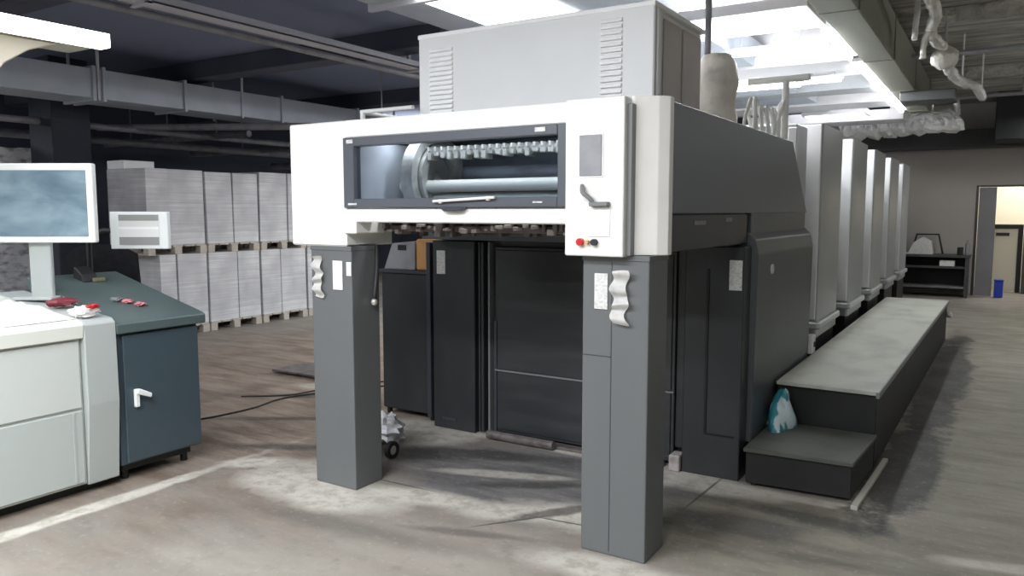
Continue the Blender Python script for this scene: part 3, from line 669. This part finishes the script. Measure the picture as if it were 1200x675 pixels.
MB().prism([(-5.0, 1.12), (-4.88, 1.1), (-4.9, 1.15), (-4.99, 1.2)], 'y', 2.7, 2.8, .006).build('body', M['cable'], t)
MB().box(-4.9, -4.87, 2.76, 2.84, 1.1, 1.125, .004).build('cutter', mat('olive_metal', (146, 142, 110), .4), t)
# gooseneck lamp over the console
t = thing('console_lamp', 'bright white lamp bar on a curved beige arm above the console', 'lamp', (-4.6, 1.5, 1.0))
arm = [(2.35, 2.455), (2.2, 2.395), (2.08, 2.31), (2.0, 2.2), (1.94, 2.05), (1.91, 1.8), (1.9, 1.0), (1.62, 1.0), (1.62, 2.455)]
MB().prism(arm, 'x', -4.56, -4.38, .006).build('curved_arm', M['beige'], t)
MB().box(-4.6, -4.18, .7, 2.535, 2.458, 2.5, .004).build('lamp_housing', M['beige'], t)
MB().box(-4.27, -4.175, .72, 2.53, 2.44, 2.515, .004).build('lamp_diffuser', M['lamp'], t)
# office chair behind the slate cabinet
t = thing('office_chair', 'black office chair standing behind the slate cabinet', 'chair', (-5.75, 3.3, 0))
MB().box(-6.0, -5.5, 3.05, 3.55, .44, .52, .03, 3).build('seat', M['chairblack'], t, smooth=True)
b = MB()
def back(u, v): return (-5.62-.10*math.sin(math.pi*u)-.06*v, 3.02+.56*u, .62+.68*v*(1-.12*abs(2*u-1)**3))
b.sheet(back, 12, 10, .06); b.build('backrest', M['chairblack'], t, smooth=True)
MB().tube([(-5.75, 3.3, .06), (-5.75, 3.3, .45)], .03, 12).build('gas_column', M['cable'], t, smooth=True)
MB().tube([(-5.72, 3.3, .46), (-5.63, 3.3, .5), (-5.62, 3.3, .75)], .022, 8).build('back_bracket', M['cable'], t, smooth=True)
b = MB()
for k in range(5):
    a = k*2*math.pi/5; b.tube([(-5.75, 3.3, .08), (-5.75+.28*math.cos(a), 3.3+.28*math.sin(a), .05)], .02, 8)
b.build('star_base', M['cable'], t, smooth=True)
for k in range(5):
    a = k*2*math.pi/5; MB().ball((-5.75+.28*math.cos(a), 3.3+.28*math.sin(a), .03), .03, .03, .03).build('caster', M['cable'], t, smooth=True)

# ------------------------------------------------------------------ paper store
def pallet(x, y, z, label, w=.8, d=.8, h=.9, split=.5, lean=.0):
    t = thing('paper_pallet', label, 'paper pallet', (x, y, z), 'pallets of stacked paper')
    b = MB()
    for i in range(5): b.box(x-d/2, x+d/2, y+w*i/5+.01, y+w*(i+1)/5-.01, z+.095, z+.115, .003)
    b.build('deck_boards', M['wood'], t)
    b = MB()
    for yy in (0, w/2-.05, w-.1): b.box(x-d/2, x+d/2, y+yy, y+yy+.1, z, z+.02, .003)
    b.build('bottom_boards', M['wood'], t)
    for yy in (0, w/2-.05, w-.1):
        for xx in (-d/2, -.05, d/2-.1): MB().box(x+xx, x+xx+.1, y+yy, y+yy+.1, z+.02, z+.095, .003).build('block', M['wood'], t)
    e = .012
    for y0, y1 in ((y+.005, y+w*split-e/2), (y+w*split+e/2, y+w-.005)):
        b = MB(); l = random.uniform(-.012, .012)
        b.prism([(y0, z+.116), (y1, z+.116), (y1+l, z+.116+h), (y0+l, z+.116+h)], 'x', x-d/2+random.uniform(0, .02), x+d/2-random.uniform(0, .025), .004)
        b.build('sheet_stack', M['sheets'], t)
    return t
PY = [5.55, 6.39, 7.24, 8.08]
nm = ['first', 'second', 'third', 'fourth']
for i, y in enumerate(PY):
    w = .82
    pallet(-9.0, y+(.16 if i == 0 else .0), 0, 'lower pallet of white paper, %s from the dark column' % nm[i], w-(.16 if i == 0 else 0), .8, .9, (.35, .55, .42, .5)[i])
    pallet(-9.0, y, 1.017, 'upper pallet of white paper, %s from the dark column' % nm[i], w, .8, (.93, .92, .95, .95)[i], (.38, .5, .6, .45)[i])
tag(MB().box(-9.4, -9.05, 5.57, 5.98, 2.064, 2.17, .006).build('carton', M['louver']), 'flat white carton on top of the first paper pallet', 'carton')
# film-wrapped load seen above the monitor
t = thing('wrapped_load', 'film-wrapped pallet load in the dark corner above the monitor', 'pallet load', (-11.7, 5.25, 0))
b = MB()
def wl(u, v):
    c = [(-12.3, 4.6), (-11.2, 4.55), (-11.15, 5.95), (-12.3, 5.95), (-12.3, 4.6)]
    k = min(int(u*4), 3); f = u*4-k
    p = (c[k][0]*(1-f)+c[k+1][0]*f, c[k][1]*(1-f)+c[k+1][1]*f); q = .07*noise.noise(Vector((u*23, v*9, .3)))
    return (p[0]+q, p[1]+q, .12+2.28*v+.06*noise.noise(Vector((u*17, 3, 1))))
b.sheet(wl, 64, 20); b.box(-12.25, -11.25, 4.62, 5.9, .12, 2.3, .02)
b.build('wrapped_goods', M['wrap'], t, smooth=True)
MB().box(-12.3, -11.2, 4.6, 5.95, .0, .12, .004).build('pallet', M['wood'], t)

# ------------------------------------------------------------------ far desk
t = thing('work_desk', 'dark open shelf desk against the far wall by the door', 'desk', (-.98, 16.3, 0))
MB().box(-1.62, -.38, 15.95, 16.55, .72, .76, .006).build('desktop', M['deskdark'], t)
for x in (-1.6, -.46): MB().box(x, x+.06, 15.98, 16.52, 0, .72, .004).build('leg', M['deskdark'], t)
MB().box(-1.54, -.46, 15.98, 16.5, .16, .2, .004).build('shelf', M['trimgrey'], t)
MB().box(-1.54, -.46, 15.98, 16.5, .52, .56, .004).build('shelf', M['deskdark'], t)
MB().box(-1.54, -.46, 16.5, 16.53, .1, .72, .003).build('back_panel', M['deepblack'], t)
tag(MB().prism([(-1.4, .761), (-.98, .761), (-1.02, 1.0), (-1.16, 1.08), (-1.3, .98)], 'y', 16.1, 16.4, .006).build('paper_pile', M['paper']), 'bulging white paper pile on the far dark desk', 'papers')
tag(MB().box(-1.62, -1.4, 15.98, 16.2, .761, .79, .003).build('paper_sheets', M['paper']), 'low flat stack of white sheets at the near end of the far desk', 'papers')
t = thing('storage_rack', 'small dark rack standing on the far desk behind the papers', 'rack', (-1.1, 16.46, .76))
MB().tube([(-1.36, 16.46, .762), (-1.28, 16.46, 1.12), (-.92, 16.46, 1.12), (-.84, 16.46, .762)], .018, 8).build('hoop', M['cable'], t, smooth=True)
tag(MB().box(-.86, -.62, 15.99, 16.2, .561, .66, .005).build('paper_box', M['paper']), 'white box on the upper shelf of the far desk', 'box')
b = MB().tube([(-.55, 16.2, .76), (-.55, 16.2, .9)], .05, 12)
tag(b.build('jar', M['cable'], smooth=True, loc=(-.55, 16.2, .76)), 'dark jar at the door end of the far desk', 'jar')
b = MB().tube([(-.44, 16.3, .76), (-.44, 16.3, .96), (-.44, 16.3, .99), (-.44, 16.3, 1.03)], [.04, .04, .015, .015], 12)
tag(b.build('bottle', M['carton'], smooth=True, loc=(-.44, 16.3, .76)), 'grey bottle at the door end of the far desk', 'bottle')

# ------------------------------------------------------------------ overhead services, left
t = thing('air_duct', 'long grey rectangular air duct above the paper store', 'duct', (-9.3, 8, 2.86))
MB().box(-9.6, -9.0, 1.5, 16.4, 2.86, 3.2, .006).build('duct_body', M['duct'], t)
for y in (2.2, 3.7, 5.2, 5.32, 6.4, 8.0, 9.6, 11.2, 12.8): MB().box(-9.63, -8.97, y, y+.04, 2.83, 3.23, .003).build('flange', M['duct'], t)
for y in (2.9, 5.26, 7.3, 10.5): MB().box(-9.62, -9.6, y, y+.03, 2.84, CZ, 0).box(-9.0, -8.98, y, y+.03, 2.84, CZ, 0).build('hanger', M['tray'], t)
t = thing('cable_tray', 'straight pale grey cable tray hung under the dark ceiling', 'cable tray', (-5.6, 7, 3.12))
MB().box(-5.68, -5.5, .8, 13, 3.12, 3.135, .002).box(-5.68, -5.67, .8, 13, 3.12, 3.19, .002).box(-5.51, -5.5, .8, 13, 3.12, 3.19, .002).build('tray', M['tray'], t)
for y in (3.62, 6.9, 10.1): MB().box(-5.5, -5.47, y, y+.04, 3.1, CZ, .002).box(-5.7, -5.67, y, y+.04, 3.1, CZ, .002).box(-5.7, -5.47, y, y+.04, 3.095, 3.12, .002).build('hanger', M['tray'], t)
tag(MB().tube([(-6.3, .8, 3.24), (-6.3, 13, 3.24)], .035, 10).tube([(-6.3, 3.52, 3.24), (-6.3, 3.52, 3.279)], .012, 6).tube([(-6.3, 9.92, 3.24), (-6.3, 9.92, 3.279)], .012, 6).build('conduit', M['pipe'], smooth=True), 'round conduit running next to the cable tray', 'pipe')
for i, (x0, y0, x1, y1, z, r) in enumerate(((-13.5, 8.0, -9.7, 8.0, 2.72, .05), (-11.0, 6.4, -6.5, 8.9, 2.74, .05), (-10.5, 2, -10.5, 14, 2.7, .045), (-11.6, 2, -11.6, 14, 2.62, .06), (-13.6, 9.8, -6, 9.8, 2.66, .05), (-13.2, 11.5, -6, 11.5, 2.5, .08))):
    b = MB().tube([(x0, y0, z), ((x0+x1)/2, (y0+y1)/2, z), (x1, y1, z)], r, 10)
    for f in (.2, .8): b.tube([(x0+(x1-x0)*f, y0+(y1-y0)*f, z), (x0+(x1-x0)*f, y0+(y1-y0)*f, CZ)], .01, 6)
    tag(b.build('ceiling_pipe', M['pipe'], smooth=True), ['grey pipe crossing left of the duct, behind the column', 'slanting grey pipe just under the air duct', 'long pipe beside the air duct over the column', 'thicker long pipe nearest the dark left wall', 'cross pipe above the far end of the paper store', 'thickest cross pipe low over the dark rear'][i], 'pipe')
# big white light duct above the cabinet
t = thing('light_duct', 'broad white luminous ceiling duct over the louvred cabinet', 'ceiling light', (-3.2, 8, 3.0))
MB().box(-3.92, -2.2, 4.2, 12.5, 3.03, 3.3, .006).build('housing', M['duct'], t)
for y0, y1 in ((4.25, 5.0), (5.03, 6.6)): MB().box(-3.5, -2.75, y0, y1, 3.005, 3.03, .003).build('diffuser', M['panel_lamp'], t)
MB().box(-3.96, -2.16, 4.36, 4.4, 2.99, 3.34, .003).build('flange', M['tray'], t)
MB().box(-3.9, -3.86, 4.6, 4.64, 3.3, CZ, 0).box(-2.26, -2.22, 4.6, 4.64, 3.3, CZ, 0).box(-3.9, -3.86, 5.0, 5.04, 3.3, CZ, 0).build('hanger', M['tray'], t)

# ------------------------------------------------------------------ overhead services above the units
t = thing('ceiling_panel_light', 'broad bright ceiling light panel right of the louvred cabinet', 'ceiling light', (-2.2, 6.3, 3.0))
MB().box(-3.1, -1.24, 5.98, 6.68, 3.02, 3.1, .004).build('housing', M['whitebeam'], t)
MB().box(-3.05, -2.2, 6.0, 6.66, 3.005, 3.02, .002).box(-2.17, -1.27, 6.0, 6.66, 3.005, 3.02, .002).build('diffuser', M['panel_lamp'], t)
for x in (-2.9, -1.5): MB().tube([(x, 6.3, 3.1), (x, 6.3, 3.36)], .01, 6).build('hanger', M['tray'], t)
def batten(x0, x1, y, z, label, along='x', y1=None):
    if along == 'x':
        t = thing('tube_light', label, 'tube light', ((x0+x1)/2, y, z), 'tube lights above the press')
        MB().box(x0, x1, y-.03, y+.03, z+.03, z+.07, .004).build('housing', M['whitebeam'], t)
        MB().tube([(x0+.02, y, z+.012), (x1-.02, y, z+.012)], .018, 12).build('tube', M['tube'], t, smooth=True)
        for x in (x0+.1, x1-.1): MB().tube([(x, y, z+.07), (x, y, 3.36)], .006, 6).build('hanger', M['tray'], t)
    else:
        t = thing('tube_light', label, 'tube light', (x0, (y+y1)/2, z), 'tube lights along the dusty duct')
        MB().box(x0-.03, x0+.068, y, y1, z+.03, z+.07, .004).build('housing', M['whitebeam'], t)
        MB().tube([(x0, y+.02, z+.012), (x0, y1-.02, z+.012)], .022, 12).build('tube', M['tube'], t, smooth=True)
    return t
batten(-2.2, -1.49, 7.38, 2.985, 'cross tube light behind the bright ceiling panel')
batten(-1.95, -1.53, 9.34, 2.985, 'short cross tube light behind the pale cross beams')
for y0, y1, lb in ((6.77, 8.1, 'nearest tube light along the dusty duct'), (8.43, 9.98, 'second tube light along the dusty duct'), (10.15, 11.35, 'third tube light along the dusty duct'), (11.45, 12.75, 'farthest tube light along the dusty duct')):
    batten(-1.27, 0, y0, 2.985, lb, 'y', y1)
BL = ['first pale cross beam over the printing towers', 'second pale cross beam over the printing towers', 'third pale cross beam over the printing towers', 'farthest pale cross beam over the printing towers']
for i, (y0, y1, z0, mm) in enumerate(((8.2, 8.8, 3.0, 'whitebeam'), (10.25, 10.7, 3.02, 'tower'), (11.45, 12.1, 3.0, 'whitebeam'), (13.3, 13.9, 2.95, 'whitebeam'))):
    b = MB().box(-3.6, -1.3, y0, y1, z0, z0+.16, .006).box(-3.5, -3.4, y0+.1, y0+.2, z0+.16, 3.36, 0).box(-1.5, -1.4, y0+.1, y0+.2, z0+.16, 3.36, 0)
    tag(b.build('cross_beam', M[mm]), BL[i], 'beam', 'cross beams over the printing towers')
t = thing('ceiling_panel_light', 'far bright ceiling light panel between the pale cross beams', 'ceiling light', (-2.4, 9.2, 3.0))
MB().box(-3.2, -2.0, 8.95, 9.7, 3.02, 3.1, .004).build('housing', M['whitebeam'], t)
MB().box(-3.15, -2.05, 8.97, 9.68, 3.005, 3.02, .002).build('diffuser', M['panel_lamp'], t)
for x in (-3.0, -2.2): MB().tube([(x, 9.3, 3.1), (x, 9.3, 3.36)], .01, 6).build('hanger', M['tray'], t)
t = thing('ceiling_panel_light', 'farthest bright ceiling light panel above the last towers', 'ceiling light', (-2.2, 12.6, 2.95))
MB().box(-2.6, -1.7, 12.4, 12.9, 2.97, 3.05, .004).build('housing', M['whitebeam'], t)
MB().box(-2.55, -1.75, 12.42, 12.88, 2.955, 2.97, .002).build('diffuser', M['panel_lamp'], t)
for x in (-2.4, -1.9): MB().tube([(x, 12.6, 3.05), (x, 12.6, 3.36)], .01, 6).build('hanger', M['tray'], t)

# dusty duct right of the tubes
t = thing('dusty_duct', 'dusty olive grey duct running over the walkway platform', 'duct', (-.95, 8, 3.0))
MB().box(-1.2, -.93, 2.6, 13.2, 3.0, 3.42, .008).build('duct_body', M['olive'], t)
for y in (4.0, 6.2, 8.4, 10.6, 12.8): MB().box(-1.2, -.92, y, y+.02, 2.994, 3.43, .002).build('flange', M['olive'], t)
for y in (4.4, 9.0, 12.0): MB().box(-1.15, -1.12, y, y+.03, 3.42, CZ, 0).box(-1.0, -.97, y, y+.03, 3.42, CZ, 0).build('hanger', M['pipe'], t)
# foil-wrapped cross duct
b = MB(); n = 46
random.seed(21)
pts = [(-2.5+1.85*i/n, 14.6+.25*math.sin(i*.12), 2.98+.03*math.sin(i*1.1)) for i in range(n+1)]
b.tube(pts, [.17*(1+.14*math.sin(i*2.1)+random.uniform(-.06, .06)) for i in range(n+1)], 22, .09)
b.tube([(-2.0, 14.6, 3.1), (-2.0, 14.6, 3.358)], .01, 6).tube([(-1.0, 14.6, 3.1), (-1.0, 14.6, 3.498)], .01, 6)
b.tube([(-.68, 14.75, 3.02), (-.66, 14.8, 3.2), (-.7, 14.8, 3.4)], .05, 10, .2, 4)
tag(b.build('foil_duct', M['foil'], smooth=False), 'crumpled shiny foil duct crossing above the last towers', 'duct')
# foil hose drooping from the ceiling with a dome
b = MB(); b.tube([(-.56, 6.3, 3.43), (-.58, 6.9, 3.3), (-.54, 7.6, 3.22), (-.6, 8.1, 3.17), (-.56, 8.3, 3.1), (-.52, 8.42, 3.08)], .045, 12, .22, 7)
b.tube([(-.6, 8.0, 3.15), (-.64, 8.05, 3.1), (-.66, 8.1, 3.0), (-.66, 8.1, 2.93)], .026, 10, .2, 4)
tag(b.build('foil_hose', M['dusty_foil'], smooth=True), 'crumpled hose drooping from the rough ceiling', 'hose')
t = thing('dome_cowl', 'round pale foil dome hanging at the end of the ceiling hose', 'cowl', (-.51, 8.58, 3.0))
MB().ball((-.51, 8.58, 3.0), .12, .12, .11, .12).build('dome', M['dusty_foil'], t, smooth=True)
MB().tube([(-.51, 8.6, 3.08), (-.51, 8.6, 3.34)], .012, 8).build('rod', M['pipe'], t, smooth=True)
b = MB(); b.tube([(-.5, 8.76, 2.97), (-.5, 9.3, 2.99), (-.42, 10.1, 2.98), (-.3, 10.9, 3.02), (-.25, 11.7, 2.99)], .05, 12, .25, 6)
b.tube([(-.42, 10.1, 2.98), (-.42, 10.1, CZ-.002)], .01, 6).tube([(-.26, 11.5, 3), (-.26, 11.5, CZ-.002)], .01, 6)
tag(b.build('foil_hose', M['foil'], smooth=True), 'shiny branch hose leading from the dome to the far wall', 'hose')
tag(MB().tube([(-.66, 7.3, 2.95), (-.66, 7.32, 3.05), (-.66, 7.42, 3.2), (-.66, 7.42, CZ-.002)], .022, 8, .15, 3).build('pipe_stub', M['whitepipe'], smooth=True), 'short white pipe stub bent down at the dusty duct', 'pipe')
for i, (y, z, lb) in enumerate(((7.0, 3.3, 'nearest thin pipe across the rough ceiling'), (10.0, 3.28, 'middle thin pipe across the rough ceiling'), (13.2, 3.2, 'far thin pipe across the rough ceiling'))):
    b = MB().tube([(-.92, y, z), (3.99, y-.1, z)], .03, 8).tube([(.2, y-.02, z), (.2, y-.02, CZ)], .01, 6).tube([(2, y-.05, z), (2, y-.05, CZ)], .01, 6)
    tag(b.build('ceiling_pipe', M['pipe'], smooth=True), lb, 'pipe')
tag(MB().box(-1.1, -.5, 10.7, 11.2, 2.88, 2.999, .01).build('junction_duct', M['deskdark']), 'dark flat box duct under the rough ceiling', 'duct')
tag(MB().box(-.12, .9, 15.2, 16.2, 2.72, CZ, .01).build('fan_housing', M['deepblack']), 'black fan housing at the ceiling above the doorway', 'fan box')

# ------------------------------------------------------------------ hall lamps and added fill lights
def area(name, loc, sx, sy, power, col=(.965, .985, 1), rot=(0, 0, 0), spread=180):
    l = bpy.data.lights.new(name, 'AREA'); l.shape = 'RECTANGLE'; l.size = sx; l.size_y = sy; l.energy = power; l.color = col; l.spread = math.radians(spread)
    o = bpy.data.objects.new(name, l); o.location = loc; o.rotation_euler = rot; COL.objects.link(o); return o
def hung(name, loc, sx, sy, power, up=.25):
    # unseen downward light, plus an added upward fill that brightens the ceiling
    area(name, loc, sx, sy, power); area(name+'_up_fill', (loc[0], loc[1], loc[2]+.05), sx, sy, power*up, rot=(math.pi, 0, 0))
hung('unseen_hall_lamp', (-1.9, .6, 3.1), 2.6, .3, 160, .2)
hung('unseen_hall_lamp', (-3.6, -.6, 3.1), 2.6, .3, 150, .3)
hung('unseen_hall_lamp', (-1.2, -2.2, 3.1), 2.6, .3, 160, .5)
hung('unseen_hall_lamp', (-6.2, .2, 3.1), .3, 2.6, 100, .35)
hung('unseen_hall_lamp', (-12.6, 2.6, 3.0), .3, 2.6, 90, .7)  # this and the next: added out of view to brighten the dark left side
hung('unseen_hall_lamp', (-10.6, 12.5, 2.9), 2.0, .3, 30, .6)
hung('unseen_hall_lamp', (1.2, 3.2, 3.1), .3, 2.0, 12, .5)
hung('unseen_hall_lamp', (2.6, 8.5, 2.7), .3, 3.6, 12, 10)  # added mainly as upward fill for the right-hand ceiling
hung('unseen_hall_lamp', (1.6, 13.0, 3.1), .3, 2.4, 22, 1)
area('paper_store_fill', (-4.9, 9.4, 3.3), .3, 2.6, 230)  # added fill light hidden behind the cabinet, brightens the paper stacks
area('press_row_lamp', (-2.3, 6.3, 2.99), 1.5, .5, 30)
area('press_row_lamp', (-2.6, 9.3, 2.99), 1.0, .5, 50)
area('press_row_up_fill', (-2.3, 6.4, 3.12), 1.4, .4, 70, rot=(math.pi, 0, 0))  # this and the next two: added upward light whitening the board ceiling
area('press_row_up_fill', (-2.6, 9.3, 3.12), 1.0, .5, 70, rot=(math.pi, 0, 0))
area('press_row_up_fill', (-2.2, 12.6, 3.07), .8, .4, 50, rot=(math.pi, 0, 0))
area('press_inner_fill', (-2.3, 3.39, 1.97), 1.25, .08, 6)  # added light inside the press, brightens the view through the window
area('back_room_lamp', (.6, 17.6, 2.9), 1.0, .8, 60, (1, .97, .9))
area('far_fill', (.8, 14.6, 3.1), .3, 1.4, 30)  # added light out of frame that lifts the far end

w = bpy.data.worlds.new('world'); sc.world = w; w.use_nodes = True
w.node_tree.nodes['Background'].inputs[0].default_value = (.6, .65, .75, 1); w.node_tree.nodes['Background'].inputs[1].default_value = .02

# ------------------------------------------------------------------ camera
F = 908.0; pitch = math.atan(90/F); yaw = math.radians(32)
fwd = Vector((-math.sin(yaw)*math.cos(pitch), math.cos(yaw)*math.cos(pitch), -math.sin(pitch)))
cam = bpy.data.cameras.new('camera'); cam.sensor_width = 36; cam.sensor_fit = 'HORIZONTAL'; cam.lens = F/1200*36; cam.clip_end = 100; cam.clip_start = .05
co = bpy.data.objects.new('camera', cam); COL.objects.link(co); co.location = (0, 0, 1.55)
co.rotation_euler = fwd.to_track_quat('-Z', 'Y').to_euler()
sc.camera = co
sc.view_settings.view_transform = 'Standard'; sc.view_settings.look = 'None'; sc.view_settings.exposure = 0; sc.view_settings.gamma = 1
sc.view_settings.use_curve_mapping = False
sc.cycles.use_denoising = True
sc.cycles.max_bounces = 8
